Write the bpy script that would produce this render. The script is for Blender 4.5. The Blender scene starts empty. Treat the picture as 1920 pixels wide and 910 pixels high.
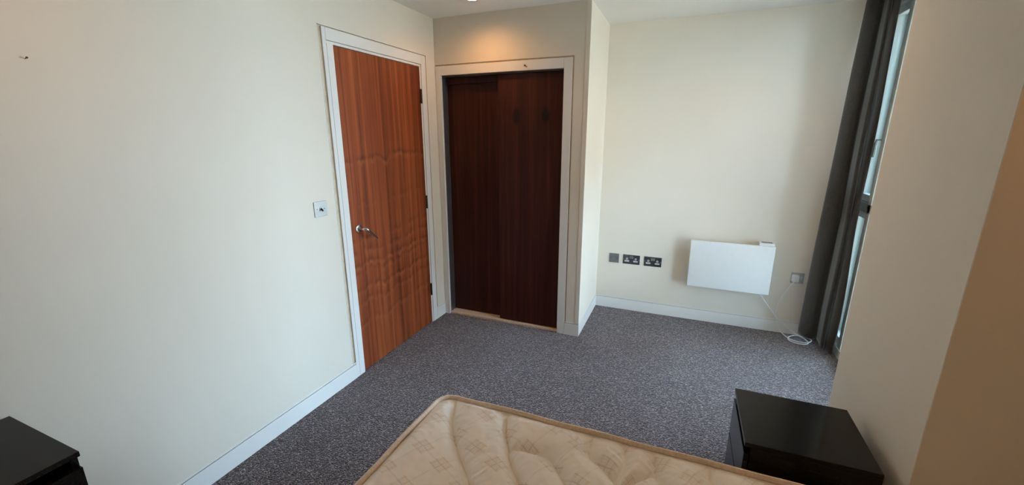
import bpy, bmesh, math, random
from mathutils import Vector, Matrix, noise

random.seed(7)
S = bpy.context.scene
COL = S.collection

# ------------------------------------------------------------------ camera
CAM_POS = Vector((1.8889, 0.0, 1.5663))
PITCH, YAW, ROLL = math.radians(14.5158), math.radians(22.295), math.radians(-0.0573)
FPX = 783.33                                   # focal length in pixels of a 1920 px wide frame
fw = Vector((-math.sin(YAW) * math.cos(PITCH), math.cos(YAW) * math.cos(PITCH), -math.sin(PITCH)))
rt0 = Vector((math.cos(YAW), math.sin(YAW), 0.0))
up0 = rt0.cross(fw)
rt = rt0 * math.cos(ROLL) + up0 * math.sin(ROLL)
up = up0 * math.cos(ROLL) - rt0 * math.sin(ROLL)
cam_d = bpy.data.cameras.new('camera')
cam_d.sensor_fit = 'HORIZONTAL'
cam_d.sensor_width = 36.0
cam_d.lens = FPX * 36.0 / 1920.0
cam_d.clip_start = 0.02
cam = bpy.data.objects.new('camera', cam_d)
COL.objects.link(cam)
m = Matrix.Identity(4)
for i in range(3):
    m[i][0], m[i][1], m[i][2], m[i][3] = rt[i], up[i], -fw[i], CAM_POS[i]
cam.matrix_world = m
S.camera = cam

# ------------------------------------------------------------------ sky
SKY_STRENGTH = 20.0
w = bpy.data.worlds.new('sky')
S.world = w
w.use_nodes = True
nt = w.node_tree
nt.nodes.clear()
o = nt.nodes.new('ShaderNodeOutputWorld')
b = nt.nodes.new('ShaderNodeBackground')
tc = nt.nodes.new('ShaderNodeTexCoord')
sx = nt.nodes.new('ShaderNodeSeparateXYZ')
cr = nt.nodes.new('ShaderNodeValToRGB')
cr.color_ramp.elements[0].position = 0.0
cr.color_ramp.elements[0].color = (0.60, 0.775, 1.0, 1)
cr.color_ramp.elements[1].position = 0.9
cr.color_ramp.elements[1].color = (0.43, 0.67, 1.0, 1)
nt.links.new(tc.outputs['Generated'], sx.inputs[0])
nt.links.new(sx.outputs['Z'], cr.inputs[0])
nt.links.new(cr.outputs[0], b.inputs['Color'])
b.inputs['Strength'].default_value = SKY_STRENGTH
nt.links.new(b.outputs[0], o.inputs[0])

# sun high behind the building: lights the ground outside, never enters the window
sl = bpy.data.lights.new('sun', 'SUN')
sl.energy = 85.0
sl.angle = math.radians(0.53)
sl.color = (1.0, 0.93, 0.82)
so = bpy.data.objects.new('sun', sl)
so.rotation_euler = (0, math.radians(-42), math.radians(12))
COL.objects.link(so)

# portal in the window opening (guides daylight sampling, gives off nothing)
pl = bpy.data.lights.new('window_portal', 'AREA')
pl.shape = 'RECTANGLE'
pl.size, pl.size_y = 2.36, 1.52
pl.cycles.is_portal = True
po = bpy.data.objects.new('window_portal', pl)
po.location = (3.16, 2.945, 1.21)
po.rotation_euler = (0, math.radians(90), 0)
COL.objects.link(po)

# ------------------------------------------------------------------ exposure
vs = S.view_settings
vs.view_transform = 'Standard'
vs.look = 'None'
vs.gamma = 1.0
vs.use_curve_mapping = False
vs.exposure = 0.50
LAMP_COL = (1.0, 0.46, 0.13)
LAMP_W = (9.0, 7.0, 7.5, 12.0)

S.cycles.max_bounces = 12
S.cycles.diffuse_bounces = 8
S.cycles.sample_clamp_indirect = 6.0

# ------------------------------------------------------------------ room dimensions (metres)
H = 2.4218
Y1, Y2 = 3.0172, 3.7088          # wardrobe wall, heater wall
X2 = 1.2203                      # return beside the wardrobe
XW = 3.05                        # window plane
YB = -3.0                        # wall behind the camera
PX, PY0, PY1 = 2.63, 1.4682, 2.1875   # pier

# ------------------------------------------------------------------ helpers
def link(o, parent=None):
    COL.objects.link(o)
    if parent is not None:
        o.parent = parent
    return o

class MB:
    """collects shapes for ONE mesh object"""
    def __init__(s):
        s.bm = bmesh.new()
    def box(s, lo, hi, bev=0.0, seg=2):
        t = bmesh.new()
        bmesh.ops.create_cube(t, size=1.0)
        lo, hi = Vector(lo), Vector(hi)
        for v in t.verts:
            v.co = Vector([lo[i] + (v.co[i] + 0.5) * (hi[i] - lo[i]) for i in range(3)])
        if bev > 0:
            bmesh.ops.bevel(t, geom=list(t.edges), offset=bev, segments=seg, profile=0.5, affect='EDGES')
        s._merge(t)
        return s
    def _merge(s, t, mat=None):
        me = bpy.data.meshes.new('tmp')
        if mat is not None:
            t.transform(mat)
        t.to_mesh(me)
        t.free()
        s.bm.from_mesh(me)
        bpy.data.meshes.remove(me)
    def cyl(s, p0, p1, r0, r1=None, n=24, caps=True):
        r1 = r0 if r1 is None else r1
        p0, p1 = Vector(p0), Vector(p1)
        d = p1 - p0
        t = bmesh.new()
        bmesh.ops.create_cone(t, cap_ends=caps, segments=n, radius1=r0, radius2=r1, depth=d.length)
        M = Matrix.Translation((p0 + p1) / 2) @ Vector((0, 0, 1)).rotation_difference(d.normalized()).to_matrix().to_4x4()
        s._merge(t, M)
        return s
    def lathe(s, prof, centre, axis='z', n=32):
        """prof: (radius, height) pairs spun about an axis through centre"""
        t = bmesh.new()
        rings = []
        for r, h in prof:
            ring = []
            for k in range(n):
                a = 2 * math.pi * k / n
                ring.append(t.verts.new((r * math.cos(a), r * math.sin(a), h)))
            rings.append(ring)
        for a, c in zip(rings, rings[1:]):
            for k in range(n):
                t.faces.new((a[k], a[(k + 1) % n], c[(k + 1) % n], c[k]))
        R = Matrix.Identity(4)
        if axis == 'x':
            R = Matrix.Rotation(math.radians(90), 4, 'Y')
        elif axis == '-y':
            R = Matrix.Rotation(math.radians(90), 4, 'X')
        s._merge(t, Matrix.Translation(Vector(centre)) @ R)
        return s
    def tube(s, pts, r, n=10, close=False, rz=None):
        """swept round tube; rz gives a flatter vertical radius; r may be a list"""
        pts = [Vector(p) for p in pts]
        t = bmesh.new()
        N = len(pts)
        rings = []
        last = None
        for i, p in enumerate(pts):
            a = pts[(i - 1) % N] if (close or i) else p
            c = pts[(i + 1) % N] if (close or i < N - 1) else p
            d = (c - a).normalized()
            ref = Vector((0, 0, 1)) if abs(d.z) < 0.95 else (last or Vector((0, 1, 0)))
            sdir = d.cross(ref).normalized()
            udir = sdir.cross(d).normalized()
            last = udir
            rr = r[i] if isinstance(r, (list, tuple)) else r
            ring = []
            for k in range(n):
                an = 2 * math.pi * k / n
                ring.append(t.verts.new(p + sdir * rr * math.cos(an) + udir * (rz or rr) * math.sin(an)))
            rings.append(ring)
        R = N if close else N - 1
        for i in range(R):
            A, B = rings[i], rings[(i + 1) % N]
            for k in range(n):
                t.faces.new((A[k], A[(k + 1) % n], B[(k + 1) % n], B[k]))
        if not close:
            t.faces.new(list(reversed(rings[0])))
            t.faces.new(rings[-1])
        bmesh.ops.recalc_face_normals(t, faces=t.faces)
        s._merge(t)
        return s
    def build(s, name, mat, parent=None, smooth=False, origin=None):
        me = bpy.data.meshes.new(name)
        if origin is not None:
            s.bm.transform(Matrix.Translation(-Vector(origin)))
        s.bm.to_mesh(me)
        s.bm.free()
        if mat:
            me.materials.append(mat)
        if smooth:
            for p in me.polygons:
                p.use_smooth = True
            me.set_sharp_from_angle(angle=math.radians(38))
        o = bpy.data.objects.new(name, me)
        link(o, parent)
        if origin is not None:
            o.location = origin
        if parent is not None:
            o.matrix_parent_inverse = Matrix.Translation(-parent.location)
        return o

def tag(o, label, cat, group=None):
    o['label'] = label
    o['category'] = cat
    if group:
        o['group'] = group
    return o

def struct(o):
    o['kind'] = 'structure'
    return o

def thing(name, label, cat, loc, group=None):
    o = bpy.data.objects.new(name, None)
    o.empty_display_size = 0.05
    o.location = loc
    link(o)
    return tag(o, label, cat, group)

def struct_root(name, loc, label=None):
    o = bpy.data.objects.new(name, None)
    o.empty_display_size = 0.05
    o.location = loc
    link(o)
    o['kind'] = 'structure'
    if label:
        o['label'] = label
    return o

def smoothstep(a, b, x):
    t = min(1.0, max(0.0, (x - a) / (b - a)))
    return t * t * (3 - 2 * t)

def catmull(P, n=8):
    P = [Vector(p) for p in P]
    out = []
    for i in range(len(P) - 1):
        p0 = P[max(i - 1, 0)]; p1 = P[i]; p2 = P[i + 1]; p3 = P[min(i + 2, len(P) - 1)]
        for k in range(n):
            t = k / n
            out.append(0.5 * ((2 * p1) + (p2 - p0) * t + (2 * p0 - 5 * p1 + 4 * p2 - p3) * t * t + (3 * p1 - p0 - 3 * p2 + p3) * t ** 3))
    out.append(P[-1])
    return out

# ------------------------------------------------------------------ materials
class Mat:
    def __init__(s, name, col=(0.8, 0.8, 0.8), rough=0.5, metal=0.0, spec=0.5):
        s.m = bpy.data.materials.new(name)
        s.m.use_nodes = True
        s.t = s.m.node_tree
        s.b = s.t.nodes['Principled BSDF']
        s.b.inputs['Base Color'].default_value = (*col, 1)
        s.b.inputs['Roughness'].default_value = rough
        s.b.inputs['Metallic'].default_value = metal
        s.b.inputs['Specular IOR Level'].default_value = spec
    def n(s, kind, **kw):
        nd = s.t.nodes.new(kind)
        for k, v in kw.items():
            if k in nd.inputs:
                nd.inputs[k].default_value = v
            else:
                setattr(nd, k, v)
        return nd
    def l(s, a, b):
        s.t.links.new(a, b)
    def coords(s, scale=(1, 1, 1)):
        g = s.n('ShaderNodeNewGeometry')
        mp = s.n('ShaderNodeMapping')
        mp.inputs['Scale'].default_value = scale
        s.l(g.outputs['Position'], mp.inputs['Vector'])
        return mp.outputs['Vector']
    def math(s, op, a, b=None):
        nd = s.n('ShaderNodeMath', operation=op)
        for i, x in enumerate((a, b)):
            if x is None:
                continue
            if isinstance(x, (int, float)):
                nd.inputs[i].default_value = x
            else:
                s.l(x, nd.inputs[i])
        return nd.outputs[0]
    def noise(s, vec, scale, detail=2.0, rough=0.5, dist=0.0):
        nd = s.n('ShaderNodeTexNoise')
        nd.inputs['Scale'].default_value = scale
        nd.inputs['Detail'].default_value = detail
        nd.inputs['Roughness'].default_value = rough
        nd.inputs['Distortion'].default_value = dist
        s.l(vec, nd.inputs['Vector'])
        return nd.outputs['Fac']
    def ramp(s, fac, stops):
        r = s.n('ShaderNodeValToRGB')
        e = r.color_ramp.elements
        while len(e) < len(stops):
            e.new(0.5)
        for el, (p, c) in zip(e, stops):
            el.position = p
            el.color = (*c, 1) if len(c) == 3 else c
        s.l(fac, r.inputs[0])
        return r.outputs[0]
    def mix(s, fac, a, b, mode='MIX'):
        nd = s.n('ShaderNodeMix', data_type='RGBA', blend_type=mode)
        for sock, x in ((nd.inputs[0], fac), (nd.inputs[6], a), (nd.inputs[7], b)):
            if isinstance(x, (int, float)):
                sock.default_value = x
            elif isinstance(x, tuple):
                sock.default_value = (*x, 1)
            else:
                s.l(x, sock)
        return nd.outputs[2]
    def color(s, out):
        s.l(out, s.b.inputs['Base Color'])
    def bump(s, h, strength=0.2, dist=0.002):
        bp = s.n('ShaderNodeBump')
        bp.inputs['Strength'].default_value = strength
        bp.inputs['Distance'].default_value = dist
        s.l(h, bp.inputs['Height'])
        s.l(bp.outputs[0], s.b.inputs['Normal'])

def wall_paint(name, col):
    M = Mat(name, col, 0.62, spec=0.35)
    v = M.coords()
    big = M.noise(v, 1.3, 3)
    a = tuple(c * 0.975 for c in col)
    bcol = tuple(min(1, c * 1.02) for c in col)
    M.color(M.ramp(big, [(0.35, a), (0.65, bcol)]))
    M.bump(M.noise(v, 260, 2), 0.08, 0.0006)
    return M.m

M_WALL = wall_paint('cream_wall_paint', (0.80, 0.735, 0.635))
M_CEIL = wall_paint('white_ceiling_paint', (0.80, 0.79, 0.76))
_w = Mat('white_gloss_woodwork', (0.83, 0.82, 0.79), 0.38)
_w.bump(_w.noise(_w.coords((6, 6, 60)), 8, 2), 0.03, 0.0005)
M_WHITE = _w.m
_g = Mat('groove_shade_tan', (0.60, 0.48, 0.33), 0.7)  # recess shade put into the colour, browner than the wall
_g.color(_g.ramp(_g.noise(_g.coords(), 30), [(0.3, (0.55, 0.43, 0.29)), (0.7, (0.65, 0.53, 0.38))]))
M_GROOVE = _g.m

def carpet():
    M = Mat('flecked_loop_carpet', (0.1, 0.09, 0.1), 0.95, spec=0.1)
    v = M.coords()
    vor = M.n('ShaderNodeTexVoronoi', feature='F1')
    vor.inputs['Scale'].default_value = 165.0
    M.l(v, vor.inputs['Vector'])
    vsep = M.n('ShaderNodeSeparateColor')
    M.l(vor.outputs['Color'], vsep.inputs[0])
    fine = M.noise(v, 110, 3, 0.7)
    big = M.noise(v, 3.0, 3)
    f = M.math('ADD', M.math('MULTIPLY', vsep.outputs[0], 0.62), M.math('MULTIPLY', fine, 0.38))
    f = M.math('ADD', f, M.math('MULTIPLY', M.math('SUBTRACT', big, 0.5), 0.10))
    c = M.ramp(f, [(0.20, (0.028, 0.020, 0.022)), (0.42, (0.070, 0.053, 0.057)), (0.64, (0.158, 0.127, 0.135)), (0.84, (0.47, 0.40, 0.42))])
    M.color(c)
    M.b.inputs['Sheen Weight'].default_value = 0.42
    M.b.inputs['Sheen Roughness'].default_value = 0.4
    h = M.math('ADD', M.math('MULTIPLY', M.math('SUBTRACT', 1.0, M.math('MULTIPLY', vor.outputs['Distance'], 170.0)), 0.6), fine)
    M.bump(h, 0.55, 0.004)
    return M.m
M_CARPET = carpet()

def sapele():
    M = Mat('sapele_veneer', (0.3, 0.1, 0.04), 0.42, spec=0.22)
    v = M.coords((1, 1, 1))
    s1 = M.noise(M.coords((1, 26, 0.55)), 1.0, 4, 0.62, 0.25)
    s2 = M.noise(M.coords((1, 150, 1.6)), 1.0, 3, 0.6)
    s3 = M.noise(M.coords((1, 8, 0.30)), 1.0, 2, 0.5, 0.4)
    # wavy cross figure: broken ripples at a few heights
    sep = M.n('ShaderNodeSeparateXYZ')
    M.l(v, sep.inputs[0])
    w1 = M.noise(M.coords((1, 7, 0.8)), 1.0, 3, 0.6)
    w2 = M.noise(M.coords((1, 34, 2.5)), 1.0, 2, 0.6)
    zz = M.math('ADD', sep.outputs['Z'], M.math('ADD', M.math('MULTIPLY', M.math('SUBTRACT', w1, 0.5), 0.16), M.math('MULTIPLY', M.math('SUBTRACT', w2, 0.5), 0.05)))
    zz = M.math('ADD', zz, M.math('MULTIPLY', M.math('SUBTRACT', sep.outputs['Y'], 2.38), -0.05))
    brk = M.ramp(M.noise(M.coords((1, 13, 5)), 1.0, 2, 0.5), [(0.36, (0, 0, 0)), (0.60, (1, 1, 1))])
    dark_l, light_l = None, None
    for z0, amp in ((1.43, 1.0), (1.16, 0.35), (0.93, 0.6), (0.845, 0.8), (0.76, 1.0), (0.705, 0.6), (0.59, 1.0), (0.50, 0.6), (0.36, 0.5)):
        q = M.math('MULTIPLY', M.math('SUBTRACT', zz, z0), 62.0)
        gd = M.math('MULTIPLY', M.math('EXPONENT', M.math('MULTIPLY', M.math('MULTIPLY', q, q), -1.0)), amp)
        q2 = M.math('ADD', q, 1.5)
        gl_ = M.math('MULTIPLY', M.math('EXPONENT', M.math('MULTIPLY', M.math('MULTIPLY', q2, q2), -1.0)), amp)
        dark_l = gd if dark_l is None else M.math('MAXIMUM', dark_l, gd)
        light_l = gl_ if light_l is None else M.math('MAXIMUM', light_l, gl_)
    f = M.math('ADD', M.math('MULTIPLY', s1, 0.52), M.math('ADD', M.math('MULTIPLY', s2, 0.16), M.math('MULTIPLY', s3, 0.32)))
    c = M.ramp(f, [(0.34, (0.080, 0.017, 0.007)), (0.46, (0.185, 0.040, 0.013)), (0.54, (0.280, 0.067, 0.020)), (0.68, (0.43, 0.125, 0.040))])
    c = M.mix(M.math('MULTIPLY', M.math('MULTIPLY', dark_l, brk), 0.55), c, M.mix(1.0, c, (0.38, 0.30, 0.28), 'MULTIPLY'))
    c = M.mix(M.math('MULTIPLY', M.math('MULTIPLY', light_l, brk), 0.30), c, (0.42, 0.15, 0.06))
    M.color(c)
    M.bump(s2, 0.05, 0.0005)
    return M.m
M_SAPELE = sapele()

def walnut(name, knots, k=1.0):
    M = Mat(name, (0.05, 0.02, 0.012), 0.45, spec=0.2)
    v = M.coords()
    sep = M.n('ShaderNodeSeparateXYZ')
    M.l(v, sep.inputs[0])
    s1 = M.noise(M.coords((22, 1, 0.6)), 1.0, 4, 0.6, 0.5)
    s2 = M.noise(M.coords((120, 1, 1.4)), 1.0, 3, 0.6)
    f = M.math('ADD', M.math('MULTIPLY', s1, 0.7), M.math('MULTIPLY', s2, 0.3))
    kn = None
    for (kx, kz) in knots:
        dx = M.math('MULTIPLY', M.math('SUBTRACT', sep.outputs['X'], kx), 28.0)
        dz = M.math('MULTIPLY', M.math('SUBTRACT', sep.outputs['Z'], kz), 14.0)
        d = M.math('SQRT', M.math('ADD', M.math('MULTIPLY', dx, dx), M.math('MULTIPLY', dz, dz)))
        q = M.math('MAXIMUM', 0.0, M.math('SUBTRACT', 1.0, d))
        kn = q if kn is None else M.math('MAXIMUM', kn, q)
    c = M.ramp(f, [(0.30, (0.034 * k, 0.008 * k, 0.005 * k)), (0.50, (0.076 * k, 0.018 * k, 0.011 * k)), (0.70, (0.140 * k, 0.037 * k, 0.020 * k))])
    if kn is not None:
        kk = M.math('MULTIPLY', M.math('MINIMUM', 1.0, M.math('MULTIPLY', kn, 2.6)), 0.88)
        c = M.mix(kk, c, (0.012, 0.006, 0.005))
    M.color(c)
    M.bump(s2, 0.05, 0.0005)
    return M.m
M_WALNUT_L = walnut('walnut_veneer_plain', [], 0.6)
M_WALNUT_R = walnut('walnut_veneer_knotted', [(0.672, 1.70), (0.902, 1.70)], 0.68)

def metal(name, col, rough, scale=(4, 4, 400)):
    M = Mat(name, col, rough, 1.0)
    M.bump(M.noise(M.coords(scale), 1.0, 2), 0.04, 0.0004)
    return M.m
M_STEEL = metal('brushed_steel', (0.50, 0.50, 0.50), 0.36)
M_DARKSTEEL = metal('dark_steel_plate', (0.17, 0.18, 0.21), 0.42)
M_GREYSTEEL = metal('grey_steel_plate', (0.33, 0.34, 0.36), 0.42)
M_CHROME = metal('satin_chrome', (0.66, 0.66, 0.68), 0.24)
M_BRONZE = metal('dark_bronze_hinge', (0.10, 0.08, 0.07), 0.45)
M_JAMBSTEEL = metal('grey_door_jamb_metal', (0.32, 0.33, 0.36), 0.5)

def plain(name, col, rough=0.5, var=0.06, sc=40, spec=0.5):
    M = Mat(name, col, rough, spec=spec)
    M.color(M.ramp(M.noise(M.coords(), sc, 2), [(0.3, tuple(c * (1 - var) for c in col)), (0.7, tuple(min(1, c * (1 + var)) for c in col))]))
    return M.m
M_HEATER = plain('white_enamel', (0.86, 0.88, 0.88), 0.3, 0.01)
M_PLASTIC = plain('white_plastic', (0.80, 0.80, 0.78), 0.35, 0.02)
M_INSERT = plain('pale_socket_insert', (0.62, 0.62, 0.60), 0.4, 0.02)
M_GREYVENT = plain('grey_grille', (0.20, 0.20, 0.20), 0.6)
M_BLACK = plain('black_plastic', (0.012, 0.012, 0.013), 0.5)
M_CABLE = plain('white_cable', (0.80, 0.80, 0.79), 0.4, 0.02)
M_THRESH = plain('pale_oak_threshold', (0.66, 0.50, 0.36), 0.5, 0.15, 60)
M_FRAMEW = plain('grey_green_aluminium', (0.50, 0.55, 0.52), 0.45, 0.03)
M_FRAMEL = plain('pale_aluminium', (0.70, 0.74, 0.75), 0.45, 0.03)
M_CONC = plain('pale_concrete', (0.62, 0.62, 0.60), 0.8, 0.08, 12)
M_BRICK = plain('outdoor_ground', (0.36, 0.31, 0.25), 0.9, 0.15, 0.2)
M_FACADE = plain('blocker_facade', (0.055, 0.05, 0.05), 0.85, 0.15, 3)  # kept dark so the added block returns little light
M_DARKPANE = plain('dark_far_pane', (0.03, 0.035, 0.04), 0.1)
M_DIVAN = plain('divan_fabric', (0.45, 0.38, 0.29), 0.9, 0.1, 90)

def blackwood():
    M = Mat('black_brown_foil', (0.012, 0.011, 0.012), 0.19, spec=0.26)
    s = M.noise(M.coords((6, 90, 90)), 1.0, 3, 0.6)
    M.color(M.ramp(s, [(0.3, (0.005, 0.0045, 0.005)), (0.7, (0.011, 0.010, 0.0105))]))
    M.bump(s, 0.04, 0.0004)
    return M.m
M_BLACKWOOD = blackwood()

def curtain_mat():
    M = Mat('charcoal_curtain_cloth', (0.05, 0.043, 0.04), 0.75, spec=0.3)
    s = M.noise(M.coords((300, 300, 60)), 1.0, 2)
    M.color(M.ramp(s, [(0.3, (0.050, 0.042, 0.037)), (0.7, (0.088, 0.075, 0.066))]))
    M.b.inputs['Sheen Weight'].default_value = 0.6
    M.b.inputs['Sheen Roughness'].default_value = 0.4
    M.bump(s, 0.15, 0.001)
    tl = M.n('ShaderNodeBsdfTranslucent')
    tl.inputs[0].default_value = (0.30, 0.26, 0.22, 1)
    mx = M.n('ShaderNodeMixShader')
    mx.inputs[0].default_value = 0.09
    M.l(M.b.outputs[0], mx.inputs[1])
    M.l(tl.outputs[0], mx.inputs[2])
    out = [n for n in M.t.nodes if n.type == 'OUTPUT_MATERIAL'][0]
    M.l(mx.outputs[0], out.inputs[0])
    return M.m
M_CURTAIN = curtain_mat()

def glass():
    M = Mat('window_glass')
    t = M.t
    t.nodes.remove(M.b)
    out = [n for n in t.nodes if n.type == 'OUTPUT_MATERIAL'][0]
    tr = t.nodes.new('ShaderNodeBsdfTransparent')
    tr.inputs[0].default_value = (0.93, 0.97, 0.95, 1)
    gl = t.nodes.new('ShaderNodeBsdfGlossy')
    gl.inputs['Roughness'].default_value = 0.01
    fr = t.nodes.new('ShaderNodeFresnel')
    fr.inputs[0].default_value = 1.45
    mx = t.nodes.new('ShaderNodeMixShader')
    t.links.new(fr.outputs[0], mx.inputs[0])
    t.links.new(tr.outputs[0], mx.inputs[1])
    t.links.new(gl.outputs[0], mx.inputs[2])
    t.links.new(mx.outputs[0], out.inputs[0])
    return M.m
M_GLASS = glass()

def lamp_mat():
    M = Mat('lit_lamp_lens', (1, 0.9, 0.7))
    M.b.inputs['Emission Color'].default_value = (1.0, 0.80, 0.52, 1)
    M.b.inputs['Emission Strength'].default_value = 14.0
    return M.m
M_LAMP = lamp_mat()

def ticking():
    """cream mattress ticking with a woven lattice print"""
    M = Mat('cream_mattress_ticking', (0.7, 0.6, 0.47), 0.36, spec=0.75)
    M.b.inputs['Sheen Weight'].default_value = 0.5
    M.b.inputs['Sheen Roughness'].default_value = 0.35
    v = M.coords()
    sep = M.n('ShaderNodeSeparateXYZ')
    M.l(v, sep.inputs[0])
    X, Y = sep.outputs['X'], sep.outputs['Y']
    a = M.math('ADD', M.math('MULTIPLY', X, 0.45), Y)
    c = M.math('SUBTRACT', M.math('MULTIPLY', X, 1.0), M.math('MULTIPLY', Y, 0.55))
    def tri(t, period):
        f = M.math('FRACT', M.math('DIVIDE', t, period))
        return M.math('ABSOLUTE', M.math('SUBTRACT', f, 0.5))        # .5 at line, 0 mid-cell
    def line(t, period, wdt):
        return M.math('GREATER_THAN', tri(t, period), 0.5 - wdt / period / 2)
    small = M.math('MAXIMUM', line(a, 0.026, 0.0022), line(c, 0.026, 0.0022))
    tiny = M.math('MULTIPLY', M.math('MAXIMUM', line(a, 0.0087, 0.0016), line(c, 0.0087, 0.0016)), 0.45)
    # only inside part of every large cell
    za = M.math('GREATER_THAN', tri(a, 0.156), 0.30)
    zc = M.math('GREATER_THAN', tri(c, 0.130), 0.22)
    zone = M.math('MULTIPLY', za, zc)
    lat = M.math('MULTIPLY', zone, M.math('MAXIMUM', small, tiny))
    band = M.math('MAXIMUM', line(a, 0.156, 0.006), line(c, 0.130, 0.006))
    base = M.ramp(M.noise(v, 7, 3), [(0.3, (0.88, 0.85, 0.79)), (0.7, (0.92, 0.90, 0.85))])
    col = M.mix(M.math('MULTIPLY', zone, 0.25), base, (0.84, 0.76, 0.67))
    col = M.mix(M.math('MULTIPLY', lat, 0.42), col, (0.50, 0.36, 0.26))
    col = M.mix(M.math('MULTIPLY', band, 0.22), col, (0.60, 0.54, 0.46))
    M.color(col)
    M.bump(M.noise(v, 900, 2), 0.12, 0.0006)
    return M.m
M_TICK = ticking()
M_TAPE = plain('tan_edge_tape', (0.74, 0.61, 0.48), 0.6, 0.10, 120)

# ------------------------------------------------------------------ room shell
GAP = 0.011          # shadow gap round frames and over skirtings
GD = 0.008           # its depth
SK = 0.098           # skirting height
PB = SK + 0.006      # lower edge of the plaster

floor = struct(MB().box((-0.3, YB - 0.2, -0.12), (XW + 0.02, Y2 + 0.5, 0.0)).build('floor', M_CARPET))
struct(MB().box((-0.3, YB - 0.2, H), (XW + 0.35, Y2 + 0.5, H + 0.15)).build('ceiling', M_CEIL))

DY0, DY1, DH = 1.9722, 2.8068, 2.0494          # door leaf
AY0, AY1, AH = 1.8946, 2.885, 2.1341           # door frame outside
WX0, WX1, WH = 0.0487, 1.0428, 2.0133          # wardrobe opening
WFX1, WFH = 1.1041, 2.0805                     # wardrobe frame outside

GL = 0.025           # the wider gap on the near side of the door frame
# left wall with the door opening
b = MB()
b.box((-0.15, YB, PB), (0, AY0 - GL, H))
b.box((-0.15, AY0 - GL, AH + 0.006), (0, AY1 + GAP, H))
b.box((-0.15, AY1 + GAP, PB), (0, Y1, H))
b.box((-0.15, Y1, 0), (0, Y1 + 0.70, H))
b.box((-0.15, YB, 0), (-GD, AY0 - GL, PB))
b.box((-0.15, AY1 + GAP, 0), (-GD, Y1, PB))
struct(b.build('wall_left', M_WALL))
# recess behind the shadow gap and the closed door
b = MB()
b.box((-0.15, AY0 - GL, 0), (-GD, AY0, AH + 0.006))
b.box((-0.15, AY1, 0), (-GD, AY1 + GAP, AH + 0.006))
b.box((-0.15, AY0, AH), (-GD, AY1, AH + 0.006))
b.box((-0.16, AY0, 0), (-0.08, AY1, AH))
struct(b.build('trim_1', M_GROOVE))

# wardrobe wall
b = MB()
b.box((0.0, Y1, WFH + GAP), (X2, Y1 + 0.12, H))
b.box((WFX1 + GAP, Y1, PB), (X2, Y1 + 0.12, WFH + GAP))
b.box((WFX1 + GAP, Y1 + GD, 0), (X2, Y1 + 0.12, PB))
struct(b.build('wall_wardrobe', M_WALL))
b = MB()
b.box((0.0, Y1 + GD, WFH), (WFX1 + GAP, Y1 + 0.10, WFH + GAP))
b.box((WFX1, Y1 + GD, 0), (WFX1 + GAP, Y1 + 0.10, WFH))
struct(b.build('trim_2', M_GROOVE))
# inside of the wardrobe (closed box behind the sliding doors)
struct(MB().box((0.0, Y1 + 0.62, 0), (X2 - 0.1, Y1 + 0.70, H)).build('wall_wardrobe_inner', M_WALL))

# return beside the wardrobe
b = MB()
b.box((X2 - 0.1, Y1 + 0.12, PB), (X2, Y2 + 0.1, H))
b.box((X2 - 0.1, Y1 + 0.12, 0), (X2 - GD, Y2 + 0.1, PB))
struct(b.build('wall_return', M_WALL))
# plaster corner bead on the outer corner
b = MB()
b.box((X2 - 0.030, Y1 - 0.003, PB), (X2 + 0.0015, Y1 + 0.02, H - 0.0005), 0.0012, 1)
struct(b.build('trim_3', M_WALL))

# heater wall
b = MB()
b.box((X2, Y2, PB), (XW + 0.3, Y2 + 0.15, H))
b.box((X2, Y2 + GD, 0), (XW + 0.3, Y2 + 0.15, PB))
struct(b.build('wall_back', M_WALL))

# pier beside the window, wall right of the camera, wall behind the camera
struct(MB().box((PX, PY0, 0), (XW + 0.12, PY1, H), 0.002, 1).build('wall_pier', M_WALL))
struct(MB().box((XW + 0.02, YB, 0), (XW + 0.17, PY0, H)).build('wall_right', M_WALL))
struct(MB().box((-0.15, YB - 0.15, 0), (XW + 0.17, YB, H)).build('wall_front', M_WALL))

# skirtings: flush board, narrow gap above, fine white stop bead on the plaster edge
def skirting(name, lo, hi, axis, sign, mat=M_WHITE):
    """axis 'x': board lies on a wall facing +x (sign 1); axis 'y': on a wall facing -y (sign -1)"""
    b = MB()
    if axis == 'x':
        fx = lo[0]
        b.box((fx - GD, lo[1], 0), (fx + 0.003, hi[1], SK), 0.0012, 1)
        b.box((fx - 0.004, lo[1], PB), (fx + 0.0016, hi[1], PB + 0.008))
    else:
        fy = lo[1]
        b.box((lo[0], fy - 0.003, 0), (hi[0], fy + GD, SK), 0.0012, 1)
        b.box((lo[0], fy - 0.0016, PB), (hi[0], fy + 0.004, PB + 0.008))
    return struct(b.build(name, mat))
skirting('baseboard_left', (0, YB, 0), (0, AY0 - 0.0005, 0), 'x', 1)
skirting('baseboard_left_corner', (0, AY1 + 0.0005, 0), (0, Y1, 0), 'x', 1)
skirting('baseboard_wardrobe', (WFX1 + 0.0005, Y1, 0), (X2 + 0.003, Y1, 0), 'y', -1)
skirting('baseboard_return', (X2, Y1, 0), (X2, Y2, 0), 'x', 1)
skirting('baseboard_back', (X2, Y2, 0), (2.955, Y2, 0), 'y', -1)
# stop beads up the sides of the two frames
b = MB()
b.box((-0.004, AY0 - GL - 0.004, PB), (0.0016, AY0 - GL, AH + 0.010))
b.box((-0.004, AY0 - GL - 0.004, AH + 0.006), (0.0016, AY1 + GAP, AH + 0.010))
struct(b.build('trim_4', M_WHITE))

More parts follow.
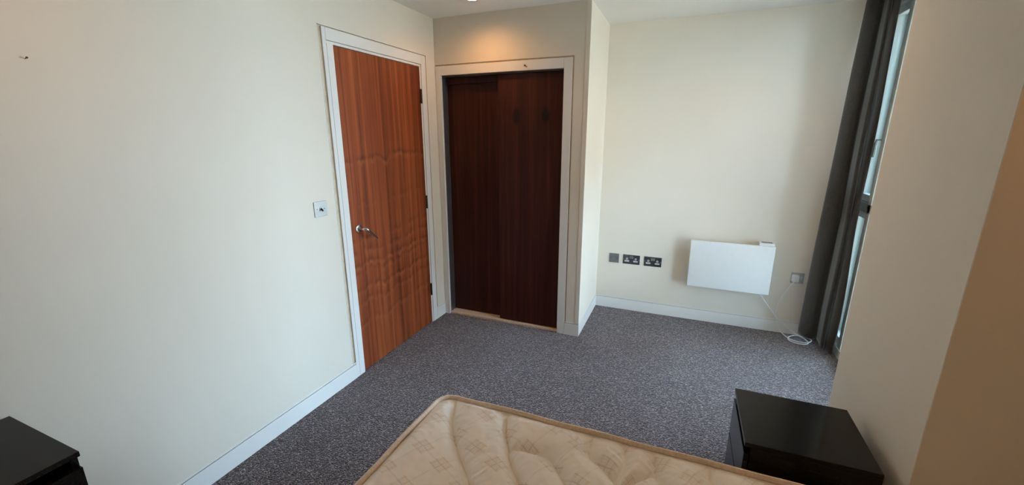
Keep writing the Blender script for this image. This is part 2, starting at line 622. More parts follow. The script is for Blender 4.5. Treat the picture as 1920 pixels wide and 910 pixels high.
# ------------------------------------------------------------------ door_1: sapele door on the left wall
d1 = struct_root('door_1', (0, (DY0 + DY1) / 2, 0), 'reddish veneered flush door in a white frame on the left wall')
def fr(lo, hi, name='door_frame', mat=M_WHITE, parent=d1, bev=0.0012):
    return MB().box(lo, hi, bev, 1).build(name, mat, parent)
# near jamb: two strips with a fine joint
fr((-0.10, AY0, 0), (0.001, AY0 + 0.026, AH), 'jamb')
fr((-0.10, AY0 + 0.0275, 0), (0.001, DY0 - 0.003, DH + 0.004), 'jamb')
fr((-0.10, DY1 + 0.0215, 0), (0.001, AY1, AH), 'jamb')
fr((-0.10, DY1 + 0.003, 0), (-0.005, DY1 + 0.0195, DH + 0.0035), 'jamb_lining')
fr((-0.10, AY0 + 0.0265, DH + 0.0215), (0.001, DY1 + 0.021, AH), 'frame_head')
fr((-0.10, AY0 + 0.0280, DH + 0.0045), (-0.005, DY1 + 0.0195, DH + 0.0195), 'head_lining')
MB().box((-0.047, DY0, 0.008), (-0.003, DY1, DH), 0.001, 1).build('door_leaf', M_SAPELE, d1)
for hz in (1.845, 1.045, 0.303):
    b = MB()
    for k in range(5):
        z0 = hz - 0.052 + k * 0.0208
        b.cyl((0.003, DY1 + 0.001, z0), (0.003, DY1 + 0.001, z0 + 0.0198), 0.0068, n=14)
    h = b.build('hinge', M_BRONZE, d1, True)
    MB().box((-0.006, DY1 - 0.002, hz - 0.05), (-0.0015, DY1 + 0.016, hz + 0.05)).build('hinge_leaf', M_BRONZE, h)
# lever handle
hy, hz = 2.032, 0.986
hd = MB().lathe([(0.0, 0.008), (0.019, 0.008), (0.0245, 0.0065), (0.026, 0.003), (0.026, -0.003), (0.0, -0.003)], (0.0, hy, hz), 'x', 36).build('door_handle', M_CHROME, d1, True)
pts = catmull([(0.006, hy, hz), (0.030, hy, hz), (0.050, hy + 0.002, hz + 0.001), (0.060, hy + 0.014, hz - 0.006), (0.060, hy + 0.034, hz - 0.022), (0.057, hy + 0.074, hz - 0.055), (0.055, hy + 0.104, hz - 0.080)], 5)
N = len(pts)
MB().tube(pts, [0.0100 if i < N * 0.4 else 0.0112 - 0.005 * (i - N * 0.4) / (N * 0.6) for i in range(N)], 14).build('lever', M_CHROME, hd, True)

# ------------------------------------------------------------------ door_2: sliding wardrobe doors
d2 = struct_root('door_2', ((WX0 + WX1) / 2, Y1, 0), 'dark walnut sliding wardrobe doors in a cream frame')
fr((0.003, Y1 - 0.001, 0), (WX0 - 0.0005, Y1 + 0.022, WFH), 'jamb', M_WHITE, d2)
fr((WX1 + 0.0005, Y1 - 0.001, 0), (WFX1, Y1 + 0.022, WFH), 'jamb', M_WHITE, d2)
fr((WX0, Y1 - 0.001, WH), (WX1, Y1 + 0.022, WFH), 'frame_head', M_WHITE, d2)
MB().box((0.004, Y1 + 0.022, 0), (WX0, Y1 + 0.16, WH + 0.05), 0.001, 1).build('side_channel', M_JAMBSTEEL, d2)['label'] = 'grey metal side channel'
MB().box((WX1 + 0.001, Y1 + 0.022, 0), (WX1 + 0.05, Y1 + 0.16, WH + 0.05), 0.001, 1).build('side_channel', M_JAMBSTEEL, d2)
MB().box((WX0, Y1 + 0.022, WH - 0.012), (WX1, Y1 + 0.16, WH + 0.05), 0.001, 1).build('top_track', M_BRONZE, d2)
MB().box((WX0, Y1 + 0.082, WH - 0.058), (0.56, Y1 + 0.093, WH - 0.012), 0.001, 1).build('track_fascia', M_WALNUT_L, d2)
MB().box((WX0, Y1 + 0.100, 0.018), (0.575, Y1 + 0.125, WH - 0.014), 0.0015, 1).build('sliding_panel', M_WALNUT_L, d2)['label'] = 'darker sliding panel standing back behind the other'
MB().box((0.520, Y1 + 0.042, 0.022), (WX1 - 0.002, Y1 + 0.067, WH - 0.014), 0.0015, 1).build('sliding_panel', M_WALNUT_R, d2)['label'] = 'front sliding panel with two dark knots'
MB().box((WX0, Y1 + 0.012, 0), (WX1, Y1 + 0.17, 0.016), 0.001, 1).build('threshold', M_THRESH, d2)['label'] = 'pale wooden threshold strip'
b = MB()
b.box((WX1 - 0.0035, Y1 + 0.024, 0.02), (WX1 - 0.0005, Y1 + 0.030, WH - 0.014))
b.build('edge_strip', M_STEEL, d2)

# small dark hook on the wardrobe frame, nail in the left wall
hk = MB()
hk.tube(catmull([(0.752, Y1 - 0.001, 2.046), (0.757, Y1 - 0.016, 2.044), (0.764, Y1 - 0.020, 2.040), (0.771, Y1 - 0.016, 2.034), (0.773, Y1 - 0.010, 2.036)], 5), 0.0026, 8)
hk.lathe([(0.0, 0.002), (0.006, 0.002), (0.007, 0.0), (0.007, -0.001)], (0.753, Y1 - 0.001, 2.046), '-y', 14)
tag(hk.build('hook', M_BRONZE, None, True), 'tiny dark hook screwed into the cream frame above the wardrobe doors', 'hook')
nl = MB()
nl.cyl((-0.005, 0.707, 1.790), (0.012, 0.706, 1.793), 0.0012, n=10)
nl.cyl((0.0115, 0.706, 1.793), (0.0135, 0.706, 1.7933), 0.003, n=12)
tag(nl.build('nail', M_BRONZE, None, True), 'small nail sticking out of the bare left wall', 'nail')

# ------------------------------------------------------------------ switch plate on the left wall
sw = thing('light_switch', 'square brushed steel switch plate on the left wall beside the door', 'switch', (0, 1.748, 1.117))
MB().box((0.0, 1.704, 1.1165), (0.0055, 1.7915, 1.2025), 0.0014, 2).build('face_plate', M_STEEL, sw)
b = MB()
b.lathe([(0.0, 0.0035), (0.009, 0.0035), (0.010, 0.001), (0.010, -0.001)], (0.0055, 1.748, 1.160), 'x', 20)
b.build('toggle_collar', M_STEEL, sw, True)
MB().tube([(0.006, 1.748, 1.163), (0.013, 1.748, 1.158), (0.021, 1.748, 1.149)], [0.0038, 0.0045, 0.0055], 12).build('toggle', M_BLACK, sw, True)
for yy in (1.7225, 1.7735):
    s_ = MB().lathe([(0.0, 0.0014), (0.0030, 0.0012), (0.0042, 0.0), (0.0042, -0.001)], (0.0055, yy, 1.1595), 'x', 16).build('screw', M_CHROME, sw, True)

# ------------------------------------------------------------------ sockets on the heater wall
def aerial(xc, zc):
    t = thing('aerial_socket', 'single grey steel aerial outlet plate, left of the two double sockets', 'socket', (xc, Y2, zc - 0.043))
    MB().box((xc - 0.043, Y2 - 0.0055, zc - 0.0425), (xc + 0.043, Y2, zc + 0.0425), 0.0014, 2).build('face_plate', M_GREYSTEEL, t)
    MB().lathe([(0.0035, 0.0), (0.0035, 0.007), (0.0065, 0.007), (0.0070, 0.0)], (xc, Y2 - 0.0055, zc), '-y', 20).build('coaxial_port', M_STEEL, t, True)
    MB().cyl((xc, Y2 - 0.0056, zc), (xc, Y2 - 0.0066, zc), 0.0036, n=16).build('port_hole', M_BLACK, t)
    for q in (-1, 1):
        MB().lathe([(0.0, 0.0012), (0.003, 0.001), (0.0038, 0.0), (0.0038, -0.001)], (xc + q * 0.030, Y2 - 0.0055, zc), '-y', 14).build('screw', M_DARKSTEEL, t, True)
    return t
aerial(1.3679, 0.4835)

def double_socket(xc, zc, label):
    t = thing('double_socket', label, 'socket', (xc, Y2, zc - 0.043), 'double sockets on the heater wall')
    MB().box((xc - 0.0725, Y2 - 0.0055, zc - 0.0425), (xc + 0.0725, Y2, zc + 0.0425), 0.0014, 2).build('face_plate', M_DARKSTEEL, t)
    for q in (-1, 1):
        x = xc + q * 0.0375
        ins = MB()
        ins.lathe([(0.0045, 0.0), (0.0045, 0.0022), (0.0088, 0.0022), (0.0092, 0.0)], (x, Y2 - 0.0055, zc + 0.006), '-y', 20)
        ins.build('earth_ring', M_INSERT, t, True)
        MB().box((x - 0.0195, Y2 - 0.0075, zc - 0.0215), (x + 0.0195, Y2 - 0.005, zc - 0.0085), 0.0008, 1).build('pin_shutter', M_INSERT, t)
        MB().box((xc + q * 0.0085 - 0.0075, Y2 - 0.0085, zc + 0.010), (xc + q * 0.0085 + 0.0075, Y2 - 0.005, zc + 0.033), 0.001, 1).build('rocker_switch', M_STEEL, t)
        MB().lathe([(0.0, 0.0012), (0.003, 0.001), (0.0038, 0.0), (0.0038, -0.001)], (xc + q * 0.0655, Y2 - 0.0055, zc + 0.001), '-y', 14).build('screw', M_STEEL, t, True)
    return t
double_socket(1.5192, 0.4835, 'double steel socket between the aerial outlet and the other double socket')
double_socket(1.7016, 0.4835, 'double steel socket nearest the white heater')

# ------------------------------------------------------------------ panel heater
hx0, hx1, hz0, hz1 = 1.9898, 2.5864, 0.3384, 0.7301
HY = Y2 - 0.100
ht = thing('panel_heater', 'white electric panel heater mounted low on the far wall', 'heater', ((hx0 + hx1) / 2, Y2, hz0))
MB().box((hx0, HY, hz0), (hx1, HY + 0.020, hz1), 0.004, 3).build('front_panel', M_HEATER, ht, True)
MB().box((hx0 + 0.012, HY + 0.020, hz0 + 0.012), (hx1 - 0.012, HY + 0.052, hz1 - 0.020), 0.003, 2).build('rear_case', M_HEATER, ht, True)
for xx in (hx0 + 0.14, hx1 - 0.14):
    MB().box((xx - 0.02, HY + 0.052, hz0 + 0.06), (xx + 0.02, Y2 - 0.0004, hz1 - 0.06), 0.002, 1).build('wall_bracket', M_HEATER, ht)
cb = MB().box((hx1 - 0.112, HY + 0.004, hz1 - 0.004), (hx1 - 0.008, HY + 0.062, hz1 + 0.024), 0.004, 3).build('control_box', M_HEATER, ht, True)
b = MB()
for k in range(6):
    b.box((hx1 - 0.090 + k * 0.012, HY + 0.016, hz1 + 0.0235), (hx1 - 0.084 + k * 0.012, HY + 0.048, hz1 + 0.0248))
b.box((hx1 - 0.096, HY + 0.012, hz1 + 0.0232), (hx1 - 0.022, HY + 0.052, hz1 + 0.0242))
b.build('control_grille', M_GREYVENT, cb)
# lead: down from the heater, a loose coil on the carpet, up to the plug
r = 0.0038
pts = catmull([(2.530, HY + 0.035, 0.350), (2.552, HY + 0.040, 0.305), (2.610, Y2 - 0.035, 0.225), (2.668, Y2 - 0.030, 0.150), (2.690, Y2 - 0.032, 0.085),
               (2.722, Y2 - 0.060, 0.030), (2.775, Y2 - 0.115, 0.006), (2.850, Y2 - 0.145, 0.006), (2.905, Y2 - 0.120, 0.007), (2.925, Y2 - 0.070, 0.008),
               (2.885, Y2 - 0.038, 0.009), (2.815, Y2 - 0.045, 0.010), (2.765, Y2 - 0.100, 0.011), (2.770, Y2 - 0.160, 0.010), (2.830, Y2 - 0.185, 0.009), (2.885, Y2 - 0.160, 0.010),
               (2.880, Y2 - 0.095, 0.014), (2.835, Y2 - 0.050, 0.020), (2.765, Y2 - 0.026, 0.060), (2.700, Y2 - 0.022, 0.112), (2.672, Y2 - 0.022, 0.165), (2.676, Y2 - 0.022, 0.255), (2.705, Y2 - 0.030, 0.350), (2.742, Y2 - 0.030, 0.425), (2.757, Y2 - 0.030, 0.452)], 8)
MB().tube(pts, r, 8).build('power_lead', M_CABLE, ht, True)
# plug top
b = MB()
b.box((2.738, Y2 - 0.040, 0.450), (2.786, Y2 - 0.0075, 0.505), 0.006, 3)
pg = b.build('plug', M_PLASTIC, ht, True)
# its socket
t = thing('single_socket', 'single steel socket with a white plug, beside the curtain', 'socket', (2.780, Y2, 0.432))
MB().box((2.736, Y2 - 0.0055, 0.4335), (2.823, Y2, 0.5195), 0.0014, 2).build('face_plate', M_STEEL, t)
MB().box((2.798, Y2 - 0.0085, 0.468), (2.812, Y2 - 0.005, 0.492), 0.001, 1).build('rocker_switch', M_INSERT, t)
for xx in (2.7415, 2.8175):
    MB().lathe([(0.0, 0.0012), (0.003, 0.001), (0.0034, 0.0), (0.0034, -0.001)], (xx, Y2 - 0.0055, 0.4765), '-y', 14).build('screw', M_STEEL, t, True)

# ------------------------------------------------------------------ window
wn = struct_root('window_1', (XW, (PY1 + Y2) / 2, 0), 'tall aluminium window between the pier and the far wall')
def wf(lo, hi, name, mat=M_FRAMEW, bev=0.002):
    return MB().box(lo, hi, bev, 1).build(name, mat, wn)
ZT = 1.085                                              # transom height
wf((XW - 0.02, PY1, 0.0), (XW + 0.10, Y2, 0.062), 'bottom_rail')
wf((XW - 0.02, PY1, H - 0.07), (XW + 0.10, Y2, H), 'head_rail')
wf((XW - 0.02, PY1, 0.062), (XW + 0.10, PY1 + 0.05, H - 0.07), 'frame_stile')
wf((XW - 0.02, Y2 - 0.045, 0.062), (XW + 0.10, Y2, H - 0.07), 'frame_stile')
wf((XW - 0.015, PY1 + 0.05, ZT - 0.03), (XW + 0.09, Y2 - 0.045, ZT + 0.03), 'transom')
# fixed mullion and the stile of the opening sash beside it
wf((XW - 0.015, 3.395, 0.062), (XW + 0.07, 3.448, H - 0.07), 'mullion')
for z0, z1 in ((0.062, ZT - 0.03), (ZT + 0.03, H - 0.07)):
    wf((XW + 0.005, 3.455, z0 + 0.004), (XW + 0.05, 3.495, z1 - 0.004), 'sash_stile', M_FRAMEL)
    wf((XW + 0.005, 3.4955, z0 + 0.004), (XW + 0.06, Y2 - 0.045, z0 + 0.05), 'sash_rail', M_FRAMEL)
    wf((XW + 0.005, 3.4955, z1 - 0.05), (XW + 0.06, Y2 - 0.045, z1 - 0.004), 'sash_rail', M_FRAMEL)
    MB().box((XW + 0.030, 3.495, z0 + 0.05), (XW + 0.036, Y2 - 0.045, z1 - 0.05)).build('pane', M_GLASS, wn)
    MB().box((XW + 0.040, PY1 + 0.05, z0), (XW + 0.046, 3.395, z1)).build('pane', M_GLASS, wn)
# chrome window handle on the sash
h = MB()
h.box((XW - 0.004, 3.464, 1.44), (XW + 0.006, 3.486, 1.55), 0.003, 2)
h.tube([(XW - 0.004, 3.475, 1.53), (XW - 0.030, 3.475, 1.53), (XW - 0.034, 3.475, 1.50), (XW - 0.034, 3.475, 1.42)], 0.007, 10)
h.build('window_handle', M_CHROME, wn, True)
# ledge outside
struct(MB().box((XW + 0.10, PY1 - 1.0, -0.12), (XW + 0.30, Y2 + 1.5, 0.050)).build('trim_5', M_CONC))
struct(MB().box((XW + 0.6, -60, -9.2), (140, 90, -9.0)).build('ground_outside', M_BRICK))
ob = thing('daylight_blocker', 'dark building shape added out of view beyond the window to hold back daylight', 'building', (28, -1.5, -9.0))  # unseen block, added to balance the daylight coming straight in
MB().box((22, -10, -9), (34, 7, 11)).build('facade', M_FACADE, ob)
MB().box((21.7, -10.3, 11), (34.3, 7.3, 11.4)).build('roof', M_CONC, ob)
for iz in range(6):
    for iy in range(7):
        zz, yy = -7.6 + iz * 3.1, -9.2 + iy * 2.3
        f = MB().box((21.95, yy, zz), (22.03, yy + 1.5, zz + 1.7)).build('window', M_FRAMEL, ob)
        MB().box((21.94, yy + 0.08, zz + 0.08), (21.955, yy + 1.42, zz + 1.62)).build('pane', M_DARKPANE, f)

# ------------------------------------------------------------------ curtain
def curtain():
    t = thing('curtain', 'dark charcoal full length curtain gathered at the far end of the window', 'curtain', (2.91, 3.52, 0.03))
    prof = [(2.965, 3.672), (2.900, 3.668), (2.838, 3.640), (2.816, 3.590), (2.836, 3.540), (2.880, 3.515), (2.912, 3.530), (2.928, 3.545), (2.934, 3.500),
            (2.936, 3.455), (2.950, 3.438), (2.966, 3.460), (2.974, 3.470), (2.980, 3.430), (2.986, 3.400), (2.995, 3.392), (3.002, 3.410), (3.006, 3.450)]
    top, bot = H - 0.035, 0.045
    path = catmull([(x, y, 0) for x, y in prof], 9)
    NZ = 70
    bm = bmesh.new()
    grid = []
    for j in range(NZ + 1):
        f = j / NZ
        z = bot + (top - bot) * f
        row = []
        for i, p in enumerate(path):
            u = i / (len(path) - 1)
            sq = 1.0 - 0.30 * f ** 1.3
            x = 2.94 + (p.x - 2.94) * sq
            y = 3.55 + (p.y - 3.55) * (1.0 - 0.22 * f)
            x += 0.006 * math.sin(5.2 * z + 7 * u) * u
            y += 0.016 * math.sin(4.1 * z + 9 * u + 0.6) * smoothstep(0.3, 1.0, u)
            zz = z + (0.022 * (1 - smoothstep(0.35, 0.55, u)) - 0.028 * smoothstep(0.5, 0.9, u)) * (1 - smoothstep(0.0, 0.12, f))
            row.append(bm.verts.new((x, y, zz)))
        grid.append(row)
    for j in range(NZ):
        for i in range(len(path) - 1):
            bm.faces.new((grid[j][i], grid[j][i + 1], grid[j + 1][i + 1], grid[j + 1][i]))
    bmesh.ops.solidify(bm, geom=bm.faces[:], thickness=0.0025)
    me = bpy.data.meshes.new('cloth')
    bm.to_mesh(me); bm.free()
    me.materials.append(M_CURTAIN)
    for p in me.polygons:
        p.use_smooth = True
    o = bpy.data.objects.new('cloth', me)
    link(o, t)
    o.matrix_parent_inverse = Matrix.Translation(-t.location)
    # hem band along the bottom
    return t
curtain()
tr = MB()
tr.box((2.905, 2.22, H - 0.030), (2.935, Y2 - 0.01, H), 0.003, 1)
tag(tr.build('curtain_track', M_PLASTIC), 'white curtain track on the ceiling above the window', 'track')

# ------------------------------------------------------------------ black drawers
def drawers(name, label, cat, lo, hi, face, top_t, lip, fronts, recess, prot):
    """carcass with an overhanging top and slab drawer fronts; face = -1: fronts look to -x, +1: to +x"""
    x0, y0, z0 = lo
    x1, y1, z1 = hi
    t = thing(name, label, cat, ((x0 + x1) / 2, (y0 + y1) / 2, 0))
    MB().box((x0, y0, z1 - top_t), (x1, y1, z1), 0.0018, 2).build('top_panel', M_BLACKWOOD, t)
    fx0, fx1 = (x0 + recess, x1) if face < 0 else (x0, x1 - recess)
    for yy in (y0, y1 - 0.018):
        MB().box((fx0, yy + 0.0005, 0), (fx1, yy + 0.0175, z1 - top_t), 0.001, 1).build('side_panel', M_BLACKWOOD, t)
    bx = (fx1 - 0.012, fx1 - 0.002) if face < 0 else (fx0 + 0.002, fx0 + 0.012)
    MB().box((bx[0], y0 + 0.018, 0.05), (bx[1], y1 - 0.018, z1 - top_t)).build('back_panel', M_BLACKWOOD, t)
    px = (fx0 + 0.02, fx0 + 0.035) if face < 0 else (fx1 - 0.035, fx1 - 0.02)
    MB().box((px[0], y0 + 0.018, 0.0), (px[1], y1 - 0.018, 0.06)).build('plinth', M_BLACKWOOD, t)
    for (za, zb) in fronts:
        fx = (x0 + recess - prot, x0 + recess - 0.002) if face < 0 else (x1 - recess + 0.002, x1 - recess + prot)
        d = MB().box((fx[0], y0 + 0.003, za), (fx[1], y1 - 0.003, zb), 0.0018, 2).build('drawer_front', M_BLACKWOOD, t)
        ix = (fx0 + 0.0, fx1 - 0.03) if face < 0 else (fx0 + 0.03, fx1)
        MB().box((ix[0], y0 + 0.024, za + 0.01), (ix[1], y1 - 0.024, zb - 0.04)).build('drawer_box', M_BLACKWOOD, d)
    return t
drawers('bedside_table', 'small black bedside table with two drawers against the grey pier', 'bedside table',
        (2.1790, 1.4865, 0), (2.5770, 1.8445, 0.500), -1, 0.018, 0.0, [(0.290, 0.452), (0.040, 0.280)], 0.020, 0.019)
drawers('chest_of_drawers', 'black chest of drawers against the left wall, cut off by the picture corner', 'chest',
        (0.0150, -0.36, 0), (0.4130, 0.4465, 0.720), 1, 0.016, 0.0, [(0.470, 0.672), (0.258, 0.460), (0.040, 0.248)], 0.020, 0.024)

# ------------------------------------------------------------------ bed: divan base and mattress
MX0, MX1, MY0, MY1, MZ = 0.995, 2.935, 0.005, 1.385, 0.460
dv = thing('divan_base', 'fabric divan bed base under the cream mattress', 'bed', (1.96, 0.7, 0))
MB().box((MX0 + 0.02, MY0 + 0.02, 0.05), (MX1 - 0.02, MY1 - 0.02, 0.245), 0.02, 3).build('divan_box', M_DIVAN, dv, True)
for xx in (MX0 + 0.10, MX1 - 0.10):
    for yy in (MY0 + 0.10, MY1 - 0.10):
        MB().cyl((xx, yy, 0), (xx, yy, 0.055), 0.022, 0.026).build('foot', M_BLACK, dv, True)

SEAMS = [
    [(1.060, 1.385), (1.090, 1.300), (1.134, 1.223), (1.202, 1.136), (1.266, 1.069), (1.326, 1.003), (1.372, 0.945)],
    [(1.300, 1.385), (1.337, 1.279), (1.383, 1.206), (1.400, 1.165), (1.456, 1.097), (1.492, 1.052), (1.560, 0.975)],
    [(1.383, 1.206), (1.444, 1.217), (1.500, 1.219), (1.544, 1.210), (1.582, 1.172), (1.636, 1.110), (1.700, 1.030), (1.740, 0.960)],
    [(1.662, 1.385), (1.664, 1.290), (1.729, 1.237), (1.770, 1.201), (1.791, 1.174), (1.850, 1.110), (1.930, 1.020)],
    [(1.776, 1.385), (1.788, 1.290), (1.773, 1.202)],
    [(1.885, 1.385), (1.894, 1.286), (1.930, 1.235), (1.985, 1.190), (2.06, 1.110)],
    [(2.060, 1.385), (2.075, 1.300), (2.130, 1.220), (2.220, 1.120)],
    [(1.894, 1.286), (1.840, 1.235), (1.800, 1.180)],
    [(2.240, 1.385), (2.260, 1.290), (2.330, 1.200), (2.42, 1.100)],
    [(1.372, 0.945), (1.300, 0.860), (1.180, 0.760), (1.100, 0.640), (1.180, 0.520), (1.300, 0.400), (1.180, 0.240), (1.080, 0.010)],
    [(1.560, 0.975), (1.640, 0.860), (1.560, 0.740), (1.440, 0.620), (1.540, 0.480), (1.640, 0.350), (1.520, 0.010)],
    [(1.740, 0.960), (1.640, 0.860)],
    [(1.930, 1.020), (1.990, 0.880), (1.900, 0.740), (1.790, 0.620), (1.900, 0.470), (1.990, 0.330), (1.880, 0.010)],
    [(2.220, 1.120), (2.330, 0.930), (2.240, 0.760), (2.120, 0.620), (2.230, 0.450), (2.330, 0.300), (2.220, 0.010)],
    [(2.42, 1.100), (2.66, 0.900), (2.56, 0.760), (2.46, 0.600), (2.56, 0.450), (2.66, 0.300), (2.56, 0.010)],
]
SEGS = []
for pl_ in SEAMS:
    q = catmull([(x, y, 0) for x, y in pl_], 4)
    for a_, b_ in zip(q, q[1:]):
        SEGS.append((a_.x, a_.y, b_.x - a_.x, b_.y - a_.y))
CELL = 0.16
BUCK = {}
for sidx, (ax, ay, dx, dy) in enumerate(SEGS):
    for gx in range(int((min(ax, ax + dx) - 0.16) // CELL), int((max(ax, ax + dx) + 0.16) // CELL) + 1):
        for gy in range(int((min(ay, ay + dy) - 0.16) // CELL), int((max(ay, ay + dy) + 0.16) // CELL) + 1):
            BUCK.setdefault((gx, gy), []).append(sidx)
def seam_dist(x, y):
    best, dirv = 0.16, (1.0, 0.0)
    for sidx in BUCK.get((int(x // CELL), int(y // CELL)), ()):
        ax, ay, dx, dy = SEGS[sidx]
        L2 = dx * dx + dy * dy + 1e-12
        tt = min(1.0, max(0.0, ((x - ax) * dx + (y - ay) * dy) / L2))
        d = math.hypot(x - ax - dx * tt, y - ay - dy * tt)
        if d < best:
            best = d
            L = math.sqrt(L2)
            dirv = (dx / L, dy / L)
    return best, dirv
TUFTS = [(1.134, 1.223), (1.383, 1.204), (1.664, 1.290), (1.773, 1.202), (1.894, 1.286)]

def mattress():
    t = thing('mattress', 'cream quilted mattress with lattice print and tan piped edge', 'mattress', (1.96, 0.7, 0.245))
    RC = 0.075                                      # corner radius in plan
    def inset_d(x, y):
        """distance inside the rounded rectangle"""
        cx, cy = (MX0 + MX1) / 2, (MY0 + MY1) / 2
        hx, hy = (MX1 - MX0) / 2, (MY1 - MY0) / 2
        qx, qy = abs(x - cx) - (hx - RC), abs(y - cy) - (hy - RC)
        return -(math.hypot(max(qx, 0), max(qy, 0)) + min(max(qx, qy), 0) - RC)
    # outline (counter-clockwise)
    ring = []
    for (cx, cy, a0) in ((MX1 - RC, MY1 - RC, 0), (MX0 + RC, MY1 - RC, 90), (MX0 + RC, MY0 + RC, 180), (MX1 - RC, MY0 + RC, 270)):
        for k in range(13):
            a = math.radians(a0 + 90 * k / 12)
            ring.append((cx + RC * math.cos(a), cy + RC * math.sin(a)))
    def lift(x, y, d):
        s, dv_ = seam_dist(x, y)
        puff = 0.040 * (1 - math.exp(-s / 0.018)) + 0.016 * (1 - math.exp(-s / 0.07))
        edge = smoothstep(0.0, 0.055, d)
        # gathers run across the seams and in from the edge
        nv = noise.noise(Vector((x * 9, y * 9, 1.3)))
        al = x * dv_[0] + y * dv_[1]
        crease = math.sin(al * 170 + 7 * nv) * 0.0042 * math.exp(-s / 0.05) * smoothstep(0.004, 0.02, s) * (0.4 + 0.6 * max(0, noise.noise(Vector((x * 6 + 5, y * 6, 0)))+0.3))
        ge = math.sin((x if d > 0 and (MY1 - y) < (x - MX0) else y) * 120 + 11 * nv) * 0.0060 * math.exp(-d / 0.07) * smoothstep(0.0, 0.03, d) * (0.5 + 0.7 * noise.noise(Vector((x * 7, y * 7, 4))))
        soft = 0.0045 * noise.noise(Vector((x * 16, y * 16, 2.0))) + 0.0022 * noise.noise(Vector((x * 42, y * 36, 9)))
        tu = 0.0
        for (tx, ty) in TUFTS:
            r_ = math.hypot(x - tx, y - ty)
            if r_ < 0.15:
                an = math.atan2(y - ty, x - tx)
                tu -= 0.010 * math.exp(-r_ / 0.018)
                tu += 0.0032 * math.sin(an * 9 + tx * 40) * math.exp(-r_ / 0.045) * smoothstep(0.004, 0.03, r_)
        return -0.012 + edge * (puff * 0.92 - 0.026 + crease + soft) + ge * 0.8 + tu * edge
    bm = bmesh.new()
    st = 0.006
    nx = int(round((MX1 - MX0) / st)); ny = int(round((MY1 - MY0) / st))
    vs_ = {}
    # fine rows where the camera looks, coarse elsewhere
    ys = []
    y = MY1
    while y > MY0 + 1e-6:
        ys.append(y)
        y -= 0.005 if y > 0.85 else 0.025
    ys.append(MY0)
    xs = []
    x = MX0
    while x < MX1 - 1e-6:
        xs.append(x)
        x += 0.005 if x < 2.32 else 0.025
    xs.append(MX1)
    for j, y in enumerate(ys):
        for i, x in enumerate(xs):
            px_, py_ = x, y
            d = inset_d(x, y)
            if d < 0:            # pull corner cells onto the rounded outline
                cx = MX0 + RC if x < 1.5 else MX1 - RC
                cy = MY0 + RC if y < 0.7 else MY1 - RC
                v = Vector((x - cx, y - cy)).normalized() * RC
                px_, py_ = cx + v.x, cy + v.y
                d = 0.0
            vs_[(i, j)] = bm.verts.new((px_, py_, MZ + lift(px_, py_, d)))
    for j in range(len(ys) - 1):
        for i in range(len(xs) - 1):
            q = [vs_[(i, j)], vs_[(i, j + 1)], vs_[(i + 1, j + 1)], vs_[(i + 1, j)]]
            bm.faces.new(q)
    bmesh.ops.remove_doubles(bm, verts=bm.verts[:], dist=0.0004)
    me = bpy.data.meshes.new('quilted_top')
    bm.to_mesh(me); bm.free()
    me.materials.append(M_TICK)
    for p in me.polygons:
        p.use_smooth = True
    o = bpy.data.objects.new('quilted_top', me)
    link(o, t)
    o.matrix_parent_inverse = Matrix.Translation(-t.location)
    # side border, slightly bowed
    bm = bmesh.new()
    rows = []
    for (off, z) in ((0.0, MZ - 0.012), (0.004, MZ - 0.04), (0.007, MZ - 0.10), (0.004, 0.285), (-0.002, 0.247)):
        row = []
        for k, (x, y) in enumerate(ring):
            a_, b_ = ring[k - 1], ring[(k + 1) % len(ring)]
            tx, ty = b_[0] - a_[0], b_[1] - a_[1]
            L = math.hypot(tx, ty) or 1
            row.append(bm.verts.new((x + ty / L * off, y - tx / L * off, z)))
        rows.append(row)
    for A, B in zip(rows, rows[1:]):
        for k in range(len(ring)):
            bm.faces.new((A[k - 1], A[k], B[k], B[k - 1]))
    bm.faces.new(rows[-1])
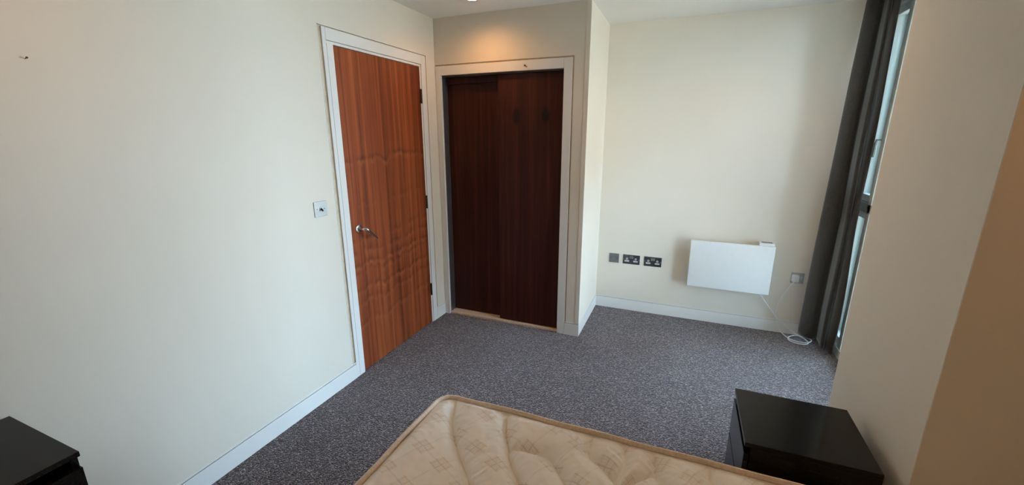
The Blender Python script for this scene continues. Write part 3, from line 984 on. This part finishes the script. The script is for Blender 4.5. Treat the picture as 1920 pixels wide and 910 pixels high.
    bmesh.ops.recalc_face_normals(bm, faces=bm.faces[:])
    me = bpy.data.meshes.new('side_border')
    bm.to_mesh(me); bm.free()
    me.materials.append(M_TICK)
    o = bpy.data.objects.new('side_border', me)
    link(o, t)
    o.matrix_parent_inverse = Matrix.Translation(-t.location)
    # piped edge tape, a touch wavy
    dense = []
    for k in range(len(ring)):
        a_, b_ = Vector(ring[k]), Vector(ring[(k + 1) % len(ring)])
        n = max(1, int((b_ - a_).length / 0.02))
        for q in range(n):
            p = a_ + (b_ - a_) * q / n
            wv = 0.004 * noise.noise(Vector((p.x * 5, p.y * 5, 0)))
            dense.append((p.x + wv, p.y + wv, MZ - 0.004 + 0.004 * noise.noise(Vector((p.x * 4, p.y * 4, 7)))))
    MB().tube(dense, 0.0085, 10, close=True, rz=0.011).build('edge_piping', M_TAPE, t, True)
    return t
mattress()

# ------------------------------------------------------------------ recessed ceiling downlights
def downlight(x, y, label, watts):
    t = thing('downlight', label, 'ceiling light', (x, y, H), 'recessed downlights')
    MB().lathe([(0.030, 0.012), (0.031, -0.001), (0.034, -0.004), (0.041, -0.004), (0.044, 0.0)], (x, y, H), 'z', 36).build('trim_ring', M_CHROME, t, True)
    MB().cyl((x, y, H - 0.0015), (x, y, H + 0.004), 0.0295, n=32).build('lens', M_LAMP, t)
    ld = bpy.data.lights.new('downlight_beam', 'SPOT')
    ld.energy = watts
    ld.color = LAMP_COL
    ld.spot_size = math.radians(164)
    ld.spot_blend = 1.0
    ld.shadow_soft_size = 0.03
    lo = bpy.data.objects.new('downlight_beam', ld)
    lo.location = (0, 0, -0.012)
    link(lo, t)
    return t
downlight(0.4957, 2.712, 'glowing recessed downlight in the ceiling in front of the wardrobe', LAMP_W[0])
downlight(0.4957, 0.55, 'recessed downlight in the ceiling above the black chest of drawers', LAMP_W[1])
downlight(2.82, 0.82, 'recessed downlight in the ceiling above the mattress', LAMP_W[2])
downlight(2.20, 2.712, 'recessed downlight in the ceiling in front of the heater wall', LAMP_W[3])
